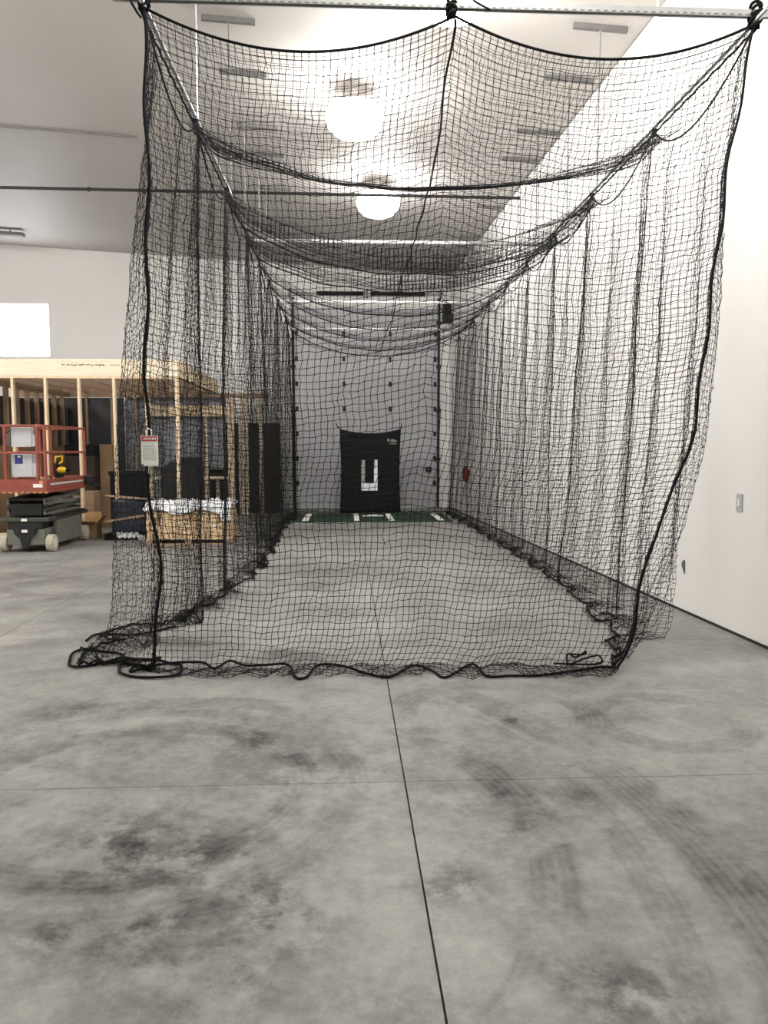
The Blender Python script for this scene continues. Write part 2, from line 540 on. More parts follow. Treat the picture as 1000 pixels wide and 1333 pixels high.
def strut_bar(y, x0, x1, z, label):
    """open channel with a row of punched slots along the bottom"""
    t = thing('strut_channel', ((x0 + x1) / 2, y, z), label, 'steel channel', 'steel cross channels')
    h, w, th = .041, .041, .003
    m = MB()
    m.box(x0, x1, y - w / 2, y - w / 2 + th, z, z + h).box(x0, x1, y + w / 2 - th, y + w / 2, z, z + h).box(x0, x1, y - w / 2 + th, y + w / 2 - th, z + h - th, z + h)
    m.box(x0, x1, y - w / 2 + th, y - w / 2 + .012, z, z + th).box(x0, x1, y + w / 2 - .012, y + w / 2 - th, z, z + th)
    m.build('channel', 'strut_steel', t)
    s = MB()
    n = int((x1 - x0) / .05)
    for k in range(n):
        xx = x0 + (k + .5) * (x1 - x0) / n
        s.box(xx - .014, xx + .014, y - w / 2 - .0008, y - w / 2 + .0006, z + .003, z + .011)
    tag(s.build('slots', 'strut_dull', t), None, None, None, 'stuff')
    MB().box(x1 - .004, x1, y - .05, y + .05, z - .05, z + .09).build('wall_plate', 'strut_steel', t)


strut_bar(5.0, -1.42, wall_x(5.0), ZC + .045, 'steel channel across the front top of the netting')
strut_bar(10.5, -1.32, wall_x(10.5), ZC + .042, 'bright steel channel crossing above the middle of the netting')
strut_bar(14.7, -1.30, wall_x(14.7), ZC + .042, 'steel channel crossing above the rear part of the netting')
strut_bar(18.0, -1.28, wall_x(18.0), ZC + .042, 'steel channel across the back top of the netting')

hl = {'left': [6.7, 8.55, 9.7, 11.25, 12.25, 13.8, 15.9], 'right': [6.6, 8.1, 9.2, 10.7, 11.7, 13.95, 15.9]}
for side, x in (('left', XL), ('right', XR)):
    for k, y in enumerate(hl[side]):
        z = ceil_z(x)
        t = thing('rod_hanger', (x, y, z), 'grey ceiling strut with hanging rod, %s from the front over the %s rail' % (ORD[k], side), 'hanger', 'rod hangers under the ceiling')
        MB().beam((x - .28, y, ceil_z(x - .28) - .027), (x + .28, y, ceil_z(x + .28) - .027), .045, .05).build('ceiling_strut', 'strut_dull', t)
        MB().tube([(x, y, z - .03), (x, y, ZC + .03)], .0065 if k else .008, 8).build('rod', 'galvanised' if k == 0 else 'strut_dull', t)  # rods past the first get a duller colour so they read dimmer
        MB().lathe([(.014, z - .075), (.016, z - .07), (.016, z - .06), (.014, z - .055)], (x, y, 0), 'z', 6).build('nut', 'galvanised', t)


# ------------------------------------------------------------------ the net
def sm(x, a, b):
    t = np.clip((x - a) / (b - a), 0, 1)
    return t * t * (3 - 2 * t)


def nz(a, b, seed, sc=1.0):
    """smooth waves of several directions"""
    r = np.random.RandomState(seed)
    s = 0
    for k in range(6):
        th = r.uniform(0, 2 * PI)
        w = sc * r.uniform(.6, 2.2)
        s = s + np.sin((a * math.cos(th) + b * math.sin(th)) * w * 2 * PI + r.uniform(0, 2 * PI)) / (1 + .4 * k)
    return s / 2.6


def interp(x, xs, ys):
    return np.interp(x, xs, ys)


def smooth_interp(x, xs, ys):
    # piecewise linear softened by averaging neighbours
    w = .16
    return (np.interp(x - w, xs, ys) + 2 * np.interp(x, xs, ys) + np.interp(x + w, xs, ys)) / 4


def net_mesh(name, P, r, parent, knots=True, knot_r=.0034):
    """every strand between neighbouring knots is a three-sided thread"""
    off = np.array(parent_world(parent))
    P = P - off
    A = np.concatenate([P[:-1].reshape(-1, 3), P[:, :-1].reshape(-1, 3)])
    B = np.concatenate([P[1:].reshape(-1, 3), P[:, 1:].reshape(-1, 3)])
    d = B - A
    ln = np.linalg.norm(d, axis=1, keepdims=True)
    ok = ln[:, 0] > 1e-4
    A, B, d, ln = A[ok], B[ok], d[ok], ln[ok]
    d = d / ln
    ref = np.where(np.abs(d[:, 2:3]) > .8, np.array([[1., 0, 0]]), np.array([[0, 0, 1.]]))
    a = np.cross(d, ref)
    a /= np.linalg.norm(a, axis=1, keepdims=True)
    b = np.cross(a, d)
    n = len(A)
    V = np.empty((n, 6, 3), np.float32)
    for k in range(3):
        o = (a * math.cos(2 * PI * k / 3) + b * math.sin(2 * PI * k / 3)) * r
        V[:, k] = A + o
        V[:, 3 + k] = B + o
    base = (np.arange(n) * 6)[:, None, None]
    Q = np.array([[0, 1, 4, 3], [1, 2, 5, 4], [2, 0, 3, 5]])[None]
    Fq = (base + Q).reshape(-1)
    V = V.reshape(-1, 3)
    starts = np.arange(n * 3) * 4
    if knots:
        K = P[:140].reshape(-1, 3)
        m = len(K)
        O = np.array([[1, 0, 0], [-1, 0, 0], [0, 1, 0], [0, -1, 0], [0, 0, 1], [0, 0, -1]]) * knot_r
        KV = (K[:, None] + O[None]).reshape(-1, 3)
        T = np.array([[0, 2, 4], [2, 1, 4], [1, 3, 4], [3, 0, 4], [2, 0, 5], [1, 2, 5], [3, 1, 5], [0, 3, 5]])
        KF = (len(V) + (np.arange(m) * 6)[:, None, None] + T[None]).reshape(-1)
        starts = np.concatenate([starts, len(Fq) + np.arange(m * 8) * 3])
        V = np.concatenate([V, KV])
        Fq = np.concatenate([Fq, KF])
    me = bpy.data.meshes.new(name)
    me.vertices.add(len(V))
    me.vertices.foreach_set('co', V.astype(np.float32).ravel())
    me.loops.add(len(Fq))
    me.loops.foreach_set('vertex_index', Fq.astype(np.int32))
    me.polygons.add(len(starts))
    me.polygons.foreach_set('loop_start', starts.astype(np.int32))
    me.update(calc_edges=True)
    me.validate()
    me.materials.append(MATS['net_black'])
    o = bpy.data.objects.new(name, me)
    COL.objects.link(o)
    o.parent = parent
    return o


M = .0475                                    # mesh of the net
CRz = [0, .16, .80, 1.21, 1.62, 2.43, 3.41, 4.18]
CRx = [1.80, 1.93, 2.01, 2.18, 2.31, 2.38, 2.47, 2.60]
CLz = [0, .31, .61, 1.02, 1.91, 3.11, 4.18]
CLx = [-1.33, -1.29, -1.215, -1.285, -1.29, -1.235, -1.23]


def cornerR(z):
    return np.stack([smooth_interp(z, CRz, CRx) + .012 * np.sin(z * 9), YF + .05 * (1 - z / ZC) + 0 * z, z], -1)


def cornerL(z):
    return np.stack([smooth_interp(z, CLz, CLx) + .012 * np.sin(z * 8 + 1), YF + .16 * (1 - z / ZC) ** 2 + 0 * z, z], -1)


def scallop(y):
    """drop of the edge rope below the rail between two ties"""
    s = np.zeros_like(y)
    for a, b in zip(STAT[:-1], STAT[1:]):
        f = (y - a) / (b - a)
        inside = (f >= 0) & (f <= 1)
        f = np.clip(f, 0, 1)
        g = np.clip(f ** 1.25, 0, 1)
        s = np.where(inside, .27 * np.minimum(1, (b - a) / 1.6) * np.power(np.clip(4 * g * (1 - g), 0, 1), .8), s)
    return s


NET = thing('batting_cage_net', (.65, 11.5, 0), 'tall black batting cage net hanging from rails down to the concrete floor', 'net')

# top panel -------------------------------------------------------
SY = [5.0, 6.6, 8.2, 9.7, 11.2, 12.6, 14.2, 16, 18.0]
SV = [.40, .52, .60, .52, .72, .68, .66, .62, .56]


def top_z(u, y):
    ham = interp(y, SY, SV) * np.power(4 * u * (1 - u), .85)
    v = np.mod(2 * u, 1.0)
    front = .235 * 4 * v * (1 - v)
    b = sm(y, YF, YF + 1.35)
    wgt = .15 + .85 * np.power(np.abs(2 * u - 1), 1.6)
    fold = scallop(y) * wgt * .8
    z = ZC - ((1 - b) * front + b * ham) - fold * sm(y, YF, YF + .4)
    return z + .012 * nz(u * 3, y * .6, 3) * sm(u, 0, .1) * sm(1 - u, 0, .1) * sm(y, YF, YF + .3)


nu = 84
# rows along the length: plain bays, and gathers of spare net hanging in folds just before each tie
FD_C = [0, .02, .28, .24, .09, .11, .07, .07]      # fold depth at the middle of the span
FD_E = [0, .17, .16, .15, .10, .09, .07, .06]      # and near the rails
rowy, rowd, rowq = [], [], []
y_ = YF
k_ = 1
while y_ < YE + 1e-6:
    if k_ < len(STAT) - 1 and y_ >= STAT[k_] - .13:
        nfold = 34 if k_ < 4 else 13
        for q in range(nfold):
            f = q / (nfold - 1)
            rowy.append(STAT[k_] - .13 + .15 * f + .012 * math.sin(q * 2.4))
            rowd.append(k_)
            rowq.append(abs(math.sin((3 if k_ < 4 else 1) * PI * f)) ** .8 * (1 - .12 * (f > .34) - .12 * (f > .67)))
        y_ = STAT[k_] + .045
        k_ += 1
        continue
    rowy.append(min(y_, YE))
    rowd.append(0)
    rowq.append(0.0)
    y_ += M * .97 * (1 + 2.2 * float(sm(np.array(y_), 9.4, 10.6)))
rowy[-1] = YE
yrow = np.array(rowy)
ny = len(yrow) - 1
u = np.linspace(0, 1, nu + 1)[:, None] * np.ones((1, ny + 1))
Y = yrow[None] + .04 * nz(u * 2, yrow[None] * .5, 11) * sm(yrow[None], YF, YF + .5) * sm(YE - yrow[None], 0, .5)
X = XL + (XR - XL) * u + .012 * nz(u * 3.8, Y * .8, 12)
Z = top_z(u, Y)
cen = np.power(4 * u * (1 - u), .7)
fdc, fde = np.array(FD_C)[rowd][None], np.array(FD_E)[rowd][None]
edge_in = .35 + .65 * sm(np.minimum(u, 1 - u), 0, .05)
Z = Z - (fde * (1 - cen) + fdc * cen) * edge_in * np.array(rowq)[None] * (1 + .12 * nz(u * 4, yrow[None], 5))
TOP = np.stack([X, Y, Z], -1)
TOP[0, :, 0] = XL
TOP[-1, :, 0] = XR
net_mesh('top_net', TOP, .00165, NET, False)

# front panel -----------------------------------------------------
nfx, nh, nf = 84, 88, 8
uu = np.linspace(0, 1, nfx + 1)[:, None]
rows = []
FR = np.zeros((nfx + 1, nh + nf + 1, 3))
ztop = top_z(uu[:, 0], np.full(nfx + 1, YF))
for j in range(nh + 1):
    t = j / nh
    zc_ = ZC * (1 - t)
    l, r = cornerL(np.array([zc_]))[0], cornerR(np.array([zc_]))[0]
    us = uu[:, 0]
    x = l[0] + (r[0] - l[0]) * us
    y = l[1] + (r[1] - l[1]) * us + .07 * t ** 3 * np.minimum(1, 6 * us) * np.minimum(1, 6 * (1 - us))
    z = ztop * (1 - t) + .012 * t * 0
    env = np.minimum(1, 6 * us) * np.minimum(1, 6 * (1 - us)) * min(1, t * 8)
    low = .4 + .9 * t
    x = x + env * low * (.026 * nz(us * 3.8, z * 1.0, 21, .5) + .006 * nz(us * 3.8, z, 24, 2.0))
    z = z + env * (1 - t ** 6) * low * (.030 * nz(us * 3.8, z * 1.0, 22, .55) + .007 * nz(us * 3.8, z, 25, 2.0))
    y = y + env * (.06 * nz(us * 3.8, z * .35, 23, .55) + .02 * low * np.sin(us * 44 + 2 * np.sin(z * 2)))
    FR[:, j] = np.stack([x, y, np.maximum(z, .006)], -1)
hemw = interp(uu[:, 0], [0, .05, .16, .25, .33, .42, .5, .58, .66, .74, .82, .9, .97, 1], [.04, .16, .24, .15, .28, .20, .30, .22, .29, .18, .28, .25, .20, .04])
for j in range(1, nf + 1):
    t = j / nf
    us = uu[:, 0]
    x = FR[:, nh, 0] + .02 * t * np.sin(us * 60)
    y = FR[:, nh, 1] - hemw * t - .02 * t * np.sin(us * 90) * np.minimum(1, 8 * us * (1 - us))
    hump = np.clip(nz(us * 3.8, np.full_like(us, .3), 41, .7) + .25, 0, 1.2)
    z = .006 + .085 * hump * math.sin(PI * min(1, t * 1.02)) + .010 * (1 + np.sin(us * 113 + 4 * t))
    x = x + .010 * t * nz(us * 9, np.full_like(us, t), 43, 1.2)
    FR[:, nh + j] = np.stack([x, y, z], -1)
FR[1:-1, 2:-1] += np.random.RandomState(1).normal(0, .0035, FR[1:-1, 2:-1].shape)
FR[..., 2] = np.maximum(FR[..., 2], .004)
net_mesh('front_net', FR, .0023, NET, True, .0050)


# side panels -----------------------------------------------------
def side_panel(sign, seed, slack, ncol):
    """sign +1 right, -1 left; returns grid (ncol+1, rows, 3) from front corner to back corner"""
    nh_, nf_ = 88, (8 if sign > 0 else 13)
    s = np.linspace(0, 1, ncol + 1)
    # columns crowd towards the front corner, where spare net is gathered
    s = s - (.018 if sign > 0 else .036) * np.sin(PI * s) * (1 - s) ** 6 * 4
    y = YF + (YE - YF) * s
    # spare net crowds into a vertical gather under every tie
    for a_, b_ in zip(STAT[:-1], STAT[1:]):
        f_ = (y - a_) / (b_ - a_)
        ins = (f_ > 0) & (f_ < 1)
        y = np.where(ins, a_ + (b_ - a_) * (f_ - (.72 if sign < 0 else .42) * np.sin(2 * PI * f_) / (2 * PI)), y)
    ztop_ = ZC - scallop(y)
    G = np.zeros((ncol + 1, nh_ + nf_ + 1, 3))
    d = y - YF
    lam = .66 if sign > 0 else .72
    ph = 2 * PI * d / lam + 1.4 * np.sin(d * .9) + .8 * np.sin(d * 2.3 + seed)
    for j in range(nh_ + nf_ + 1):
        t = min(1, j / nh_)
        z = ztop_ * (1 - t)
        cz = np.full_like(z, ZC * (1 - t))
        env = sm(d, 0, .45) * sm(YE - y, 0, .6)
        amp = (.012 + (.085 if sign > 0 else .10) * t ** .6) * env * (1 if sign > 0 else .5 + .5 * sm(d, .6, 2.0))
        drift = .55 * t * np.sin(d * .7 + seed)
        fold = amp * (np.sin(ph + drift) + .45 * np.sin(2.1 * ph + 1.7 - drift) * (.4 + .6 * t))
        stn = .05 * t * np.sin(3.0 * z + d * 1.3) * env
        if sign > 0:
            nom = XR - .13 * (1 - z / ZC) + .05 * np.exp(-((d - .45) / .4) ** 2) * np.sin(PI * np.clip(z / ZC, 0, 1))
            nom = nom - .10 * t ** 3 * np.exp(-d / 2.0)
            nom = nom - .06 * t * sm(y, 13, 18)
            c = cornerR(cz)
        else:
            bul = interp(cz, [0, .4, 1.15, 2.46, 3.47, 4.18], [.42, .34, .30, .22, .11, .0])
            dec = np.exp(-np.clip(d - .5, 0, 99) / .95)
            nom = XL - bul * dec - .04 * t * np.sin(d * .8)
            c = cornerL(cz)
        b = sm(d, 0, .42 + (.6 * t ** 6 if sign > 0 else 0))
        x = c[:, 0] * (1 - b) + nom * b + fold * (1.25 if sign < 0 else 1) + stn * .3
        yv = y + (c[:, 1] - YF) * (1 - b) + .05 * env * t * np.cos(ph * 1.0 + drift) + .02 * nz(d * .7, z * .5, seed + 4)*env
        z = np.maximum(z + .012 * nz(d, z, seed + 9, .8) * (1 - t ** 4) * min(1, t * 6), .006)
        G[:, j] = np.stack([x, yv, z], -1)
        if j > nh_:
            q = (j - nh_) / nf_
            p0 = G[:, nh_]
            if sign > 0:
                hx_ = interp(y, [5.0, 5.3, 5.9, 7.9, 9.4, 14, 16, 18], [1.78, 1.90, 2.10, 2.32, 2.36, 2.36, 2.28, 2.3])
                hx_ = hx_ + .05 * np.sin(d * 6.5) * env + .025 * np.sin(d * 15 + 1) * env
            else:
                hx_ = interp(y, [5.0, 5.3, 5.6, 5.9, 6.2, 6.6, 8.0, 9.2, 11, 14, 18], [-1.33, -1.80, -2.0, -1.75, -2.02, -1.42, -1.27, -1.05, -1.12, -1.2, -1.22])
                hx_ = hx_ + .06 * np.sin(d * 5.5) * sm(d, 1.4, 2) * env + .03 * np.sin(d * 14) * env
            xx = p0[:, 0] * (1 - q) + hx_ * q
            zz = .006 + (.05 + .05 * np.sin(d * 4.1 + seed) ** 2 + (.06 * np.exp(-d / 1.2) if sign < 0 else 0)) * np.abs(np.sin(ph * 1.5 + 2.5 * q)) * math.sin(PI * min(1, q * 1.02)) * env
            yy_ = p0[:, 1] - .03 * q * np.sin(ph * 2) - (.10 * q * np.sin(9 * d + 4 * q) * np.exp(-d / 1.5) * env if sign < 0 else 0)
            G[:, j] = np.stack([xx, yy_, zz], -1)
    # the last column runs down the back corner
    return G


RG = side_panel(+1, 3, 1.25, 370)
LG = side_panel(-1, 8, 1.35, 450)
def loosen(G, amp, hexw, seed):
    # slack meshes: uneven knots, and a honeycomb pull where the net hangs loosest
    r = np.random.RandomState(seed)
    n_, m_ = G.shape[:2]
    par = ((np.arange(n_)[:, None] + np.arange(m_)[None]) % 2) * 2 - 1
    w = hexw(G[..., 1]) * sm(np.arange(m_)[None] * np.ones((n_, 1)), 2, 14)
    G = G.copy()
    G[1:-1, 2:] += r.normal(0, amp, G[1:-1, 2:].shape)
    G[1:-1, :, 2] += (par * w)[1:-1]
    G[..., 2] = np.maximum(G[..., 2], .004)
    return G


RG = loosen(RG, .004, lambda y: .010 * np.exp(-np.clip(y - YF, 0, 99) / .8) * sm(y, YF, YF + .1), 5)
LG = loosen(LG, .005, lambda y: .013 * np.exp(-np.clip(y - YF, 0, 99) / 2.5) * sm(y, YF, YF + .1), 6)
net_mesh('right_net', RG, .0017, NET, True, .0032)
net_mesh('left_net', LG, .0017, NET, True, .0032)

# back panel ------------------------------------------------------
nb = 80
ub = np.linspace(0, 1, nb + 1)
zb = top_z(ub, np.full(nb + 1, YE))
BK = np.zeros((nb + 1, 93, 3))
for j in range(93):
    t = min(1, j / 88)
    q = max(0, (j - 88) / 4)
    x0, x1 = LG[-1, min(j, 88), 0], RG[-1, min(j, 88), 0]
    z = zb * (1 - t)
    x = x0 + (x1 - x0) * ub + .02 * nz(ub * 3.8, z * .5, 31, .5) * min(1, 5 * t)
    y = YE + .03 * nz(ub * 3.8, z * .3, 32, .5) * np.minimum(1, 8 * ub * (1 - ub)) - .12 * q * np.minimum(1, 6 * ub * (1 - ub))
    z = np.maximum(z, .006 + .03 * math.sin(PI * q) * np.abs(np.sin(ub * 40)))
    BK[:, j] = np.stack([x, y, z], -1)
net_mesh('back_net', BK, .0015, NET, False)


# ropes -----------------------------------------------------------
def rope(name, pts, r, n=7, jitter=0.0, close=False):
    pts = np.array(pts, float)
    if jitter:
        k = np.arange(len(pts))
        for a in range(3):
            pts[:, a] += jitter * (np.sin(k * .9 + a * 2) + .6 * np.sin(k * .37 + a))
    pts[:, 2] = np.maximum(pts[:, 2], r + .001)
    return MB().tube([tuple(p) for p in pts], r, n, closed=close).build(name, 'rope_black', NET, smooth=True)


def spline(pts, k=8, closed=False):
    pts = [np.array(p, float) for p in pts]
    n = len(pts)
    out = []
    for i in range(n if closed else n - 1):
        if closed:
            p0, p1, p2, p3 = pts[i - 1], pts[i], pts[(i + 1) % n], pts[(i + 2) % n]
        else:
            p0, p1, p2, p3 = pts[max(i - 1, 0)], pts[i], pts[i + 1], pts[min(i + 2, n - 1)]
        for j in range(k):
            t = j / k
            out.append(.5 * (2 * p1 + (p2 - p0) * t + (2 * p0 - 5 * p1 + 4 * p2 - p3) * t * t + (3 * p1 - p0 - 3 * p2 + p3) * t ** 3))
    if not closed:
        out.append(pts[-1])
    return out


zz = np.linspace(ZC + .02, 0.0, 60)
rope('corner_rope', cornerR(zz) - np.array([0, .006, 0]), .0085)
rope('corner_rope', cornerL(zz) - np.array([0, .006, 0]), .0095)
rope('corner_rope', LG[-1, :89:4] + np.array([0, .006, 0]), .009)
rope('corner_rope', RG[-1, :89:4] + np.array([0, .006, 0]), .009)
ye = np.linspace(YF, YE, 170)
for x_e, u_e in ((XL, 0.0), (XR, 1.0)):
    rope('edge_rope', np.stack([np.full_like(ye, x_e), ye, ZC - scallop(ye) - .004], -1), .0075, 6)
rope('front_top_rope', FR[:, 0] + np.array([0, -.004, .004]), .0085)
rope('back_top_rope', BK[:, 0] + np.array([0, 0, .004]), .011)
for x_e in (XL - .026, XR + .026):
    rope('lacing_rope', [(x_e + .004 * math.sin(q * 1.9), YF + (YE - YF) * q / 200, ZC - .004 + .004 * math.cos(q * 1.9)) for q in range(201)], .0085, 6)
keep = [j for j in range(ny + 1) if rowd[j] == 0 or rowq[j] > .97]
rope('centre_rope', TOP[nu // 2][keep][::2] - np.array([0, 0, .008]), .0075, 6, .006)
# cross ropes on the top panel at the ties
for y in STAT[1:-1]:
    k = STAT.index(y)
    js = [q for q in range(ny + 1) if rowd[q] == k]
    j = js[5 if k < 4 else 6]
    rope('cross_rope', np.stack([TOP[:, j, 0], TOP[:, j, 1], TOP[:, j, 2] - .004], -1)[::2], .0085 if y > 10 else (.007 if y > 8 else .0026), 6)
HEM = [(-1.33, 5.2), (-1.26, 5.26), (-1.16, 5.31), (-1.0, 5.3), (-0.89, 5.11), (-0.82, 5.34), (-0.7, 5.19), (-0.57, 5.19), (-0.41, 5.2), (-0.34, 4.91), (-0.27, 4.92), (-0.2, 5.17),
       (-0.04, 5.14), (0.14, 4.97), (0.28, 4.9), (0.45, 5.12), (0.57, 5.03), (0.64, 4.85), (0.85, 5.14), (0.91, 4.87), (1.06, 4.87), (1.26, 4.87), (1.53, 4.99), (1.74, 5.09), (1.82, 5.05)]
rope('hem_rope', spline([(x, 5.0 + (y - 5.0) * .8, .012 + .02 * (y > 5.1)) for x, y in HEM], 6), .0088, 7)
rope('hem_rope', RG[6:, -2] + np.array([-.004, 0, .004]), .009, 7, .003)
rope('hem_rope', LG[6:, -2] + np.array([0, 0, .004]), .009, 7, .003)
rope('hem_rope', BK[1:-1, -2], .011, 6)
# ropes hanging down the side panels from the ties
for G, xs_ in ((RG, 1), (LG, -1)):
    ys = G[:, 0, 1]
    for y in STAT[1:-1]:
        k = int(np.argmin(np.abs(ys - y)))
        rope('side_rope', G[k, :95:3], .0048, 6, .003)
# spare rope lying in loops on the floor
loops = [([(-1.94, 5.35), (-2.0, 5.59), (-1.95, 5.72), (-1.83, 5.63), (-1.67, 5.58), (-1.61, 5.47), (-1.73, 5.32), (-1.83, 5.23), (-1.91, 5.28)], True),
         ([(-1.54, 5.15), (-1.57, 5.33), (-1.51, 5.42), (-1.34, 5.37), (-1.22, 5.29), (-1.14, 5.22), (-1.12, 5.05), (-1.19, 4.97), (-1.36, 4.98), (-1.48, 5.04)], True),
         ([(-1.62, 5.48), (-1.50, 5.36), (-1.42, 5.22), (-1.46, 5.12), (-1.36, 5.16), (-1.30, 5.30), (-1.40, 5.40), (-1.52, 5.30), (-1.40, 5.14), (-1.30, 5.18)], False),
         ([(-2.03, 5.97), (-2.02, 6.14), (-1.91, 6.17), (-1.7, 6.13), (-1.58, 6.25), (-1.44, 6.4)], False),
         ([(1.61, 5.39), (1.61, 5.25), (1.7, 5.32), (1.71, 5.39), (1.62, 5.32), (1.55, 5.25), (1.53, 5.15), (1.66, 5.21), (1.76, 5.21), (1.73, 5.14), (1.41, 5.1)], False)]
for k, (pts, cl) in enumerate(loops):
    p3 = [(x, y, .012 + (.02 * (i % 3) if k in (2, 4) else .004 * (i % 2))) for i, (x, y) in enumerate(pts)]
    rope('spare_rope', spline(p3, 8, cl), .0095 if k != 4 else .007, 7, 0, cl)


# wrapped ties at the front channel
def knot_tie(name, c, w, h, turns):
    m = MB()
    pts = []
    for k in range(turns * 14 + 1):
        a = 2 * PI * k / 14
        f = k / (turns * 14)
        rr = w * (.75 + .35 * math.sin(PI * f))
        pts.append((c[0] + rr * math.cos(a), c[1] + (.036 + .010 * math.sin(3 * f)) * math.sin(a), c[2] + h * (f - .5) + .012 * math.sin(a * 1.3)))
    m.tube(pts, .011, 6)
    return m.build(name, 'rope_black', NET, smooth=True)


knot_tie('corner_tie', (XL, YF, ZC + .055), .028, .12, 6)
knot_tie('corner_tie', (XR, YF, ZC + .055), .034, .14, 6)
knot_tie('centre_tie', (.66, YF, ZC + .06), .026, .12, 6)
rope('tie_end', spline([(.68, 4.96, ZC + .14), (.74, 4.94, ZC + .10), (.82, 4.93, ZC + .045), (.89, 4.92, ZC + .005)], 4), .006, 6)
rope('tie_end', spline([(XL - .02, 4.98, ZC + .12), (XL - .07, 4.96, ZC + .04), (XL - .04, 4.96, ZC - .03), (XL - .01, 4.97, ZC - .07)], 4), .007, 6)
rope('tie_end', spline([(XL + .02, 4.97, ZC + .12), (XL - .05, 4.95, ZC + .09), (XL - .09, 4.95, ZC + .05)], 4), .006, 6)
for x, sg in ((XL, -1), (XR, 1)):
    for y in STAT[1:]:
        MB().lathe([(.013, -.05), (.020, -.03), (.024, 0.0), (.018, .03), (.010, .05)], (x, y, ZC - .01), 'z', 8).build('rail_tie', 'rope_black', NET)

# printed warning tag on the left corner rope
tg = thing('warning_tag', (-1.255, 4.97, 1.39), 'white hanging card with red header tied to the left corner rope', 'tag')
x0, x1, z0, z1, yt = -1.312, -1.205, 1.400, 1.582, 4.985
MB().box(x0, x1, yt - .0015, yt + .0015, z0, z1).build('card', 'label_white', tg)
MB().box(x0 + .004, x1 - .004, yt - .0022, yt - .0014, z1 - .037, z1 - .004).build('red_header', 'tag_red', tg)
MB().box(x0 + .012, x1 - .001, yt + .002, yt + .003, z0 - .012, z1 - .03).build('backing_card', 'label_white', tg)
pr = MB()
random.seed(3)
zrow = z1 - .05
while zrow > z0 + .022:
    xx = x0 + .012
    while xx < x1 - .022:
        w = random.uniform(.006, .018)
        pr.box(xx, min(xx + w, x1 - .010), yt - .0021, yt - .0014, zrow, zrow + .0035)
        xx += w + .003
    zrow -= .0085 if random.random() > .22 else .014
tag(pr.build('print', 'tag_print', tg), 'small illegible grey print', None, None, 'stuff')
hp = MB()
for k in range(9):
    xx = x0 + .018 + k * .009
    hp.box(xx, xx + .005, yt - .0028, yt - .0020, z1 - .028 + .003 * (k % 2), z1 - .013)
tag(hp.build('header_print', 'label_white', tg), None, None, None, 'stuff')
for xx in (-1.275, -1.245):
    MB().tube([(xx, yt - .003, z1 - .006), (xx + .004, yt, z1 + .03), (-1.275, yt + .03, z1 + .05)], .0022, 6).build('zip_tie', 'label_white', tg)
MB().tube([(-1.26, yt + .004, z0 + .006), (-1.268, yt + .004, z0 - .03), (-1.275, yt + .03, z0 - .06)], .0022, 6).build('zip_tie', 'label_white', tg)

# ------------------------------------------------------------------ backstop and mat
bs = thing('backstop_curtain', (.53, 17.72, 0), 'black vinyl backstop curtain with a white U strike zone', 'backstop')
P = []
nx_, nz_ = 26, 30
for i in range(nx_ + 1):
    row = []
    for j in range(nz_ + 1):
        uq, tq = i / nx_, j / nz_
        top = 1.95 - .10 * 4 * uq * (1 - uq)
        pin = .03 * math.sin(PI * tq) * (1 if uq < .5 else -1) * abs(2 * uq - 1)
        z = .02 + (top - .02) * tq
        y = 17.72 + .02 * math.sin(uq * 9 + 2 * tq) * (tq ** 2) + .05 * (1 - tq) * .5 + .025 * math.exp(-((tq - .93) / .05) ** 2) * math.sin(PI * uq)
        row.append((-.17 + 1.41 * uq + pin, y, z))
    P.append(row)
MB().grid(P).build('curtain', 'black_vinyl', bs, smooth=True, solid=.006)
yu = 17.69
MB().prism([(.33, .53), (.70, .53), (.70, .70), (.33, .70)], yu - .002, yu, 'y').build('strike_zone_base', 'vinyl_white', bs)
MB().box(.33, .41, yu - .002, yu, .70, 1.24).build('strike_zone_side', 'vinyl_grey', bs)
MB().box(.62, .70, yu - .002, yu, .70, 1.24).build('strike_zone_side', 'vinyl_white', bs)
lg = MB()
for k, (w, h) in enumerate(((.045, .07), (.03, .05), (.05, .06), (.04, .06), (.04, .05), (.03, .04))):
    xx = .93 + k * .042
    lg.box(xx, xx + w * .72, yu - .002, yu, 1.66 - .004 * k, 1.66 - .004 * k + h)
lg.box(.97, 1.15, yu - .002, yu, 1.60, 1.615)
tag(lg.build('logo', 'vinyl_grey', bs), 'small pale curved logo mark', None, None, 'stuff')
for x, dx in ((-.165, -.07), (1.235, .03)):
    MB().tube([(x, 17.72, 1.94), (x + dx, 17.85, 2.03), (x + dx * 1.3, 17.985, 2.08)], .012, 6).build('tie_cord', 'rope_black', bs)
    MB().lathe([(.012, -.008), (.022, -.006), (.022, .006), (.012, .008)], (x + (.03 if x < 0 else -.03), 17.715, 1.92), 'y', 12).build('grommet', 'dark_steel', bs)

mt = thing('batting_mat', (.41, 16.7, 0), 'green turf batting mat with white box lines before the backstop', 'mat')
MB().box(-1.36, 2.18, 15.62, 17.62, 0.001, .018).build('turf', 'turf', mt, bevel=.004)
for xa_, xb_ in ((-.93, -.80), (.13, .25), (.86, .98), (1.88, 2.01)):
    MB().box(xa_, xb_, 15.74, 17.45, .018, .0205).build('box_line', 'turf_white', mt)
MB().prism([(.34, 16.75), (.79, 16.75), (.79, 16.98), (.565, 17.2), (.34, 16.98)], .018, .024, 'z').build('home_plate', 'turf_white', mt)

# ------------------------------------------------------------------ timber framed room
FRM = thing('timber_frame_room', (-4.5, 15.3, 0), 'unfinished pine stud frame of a small room at the left', 'room frame')
YA, YC, ZT = 13.5, 17.6, 2.73


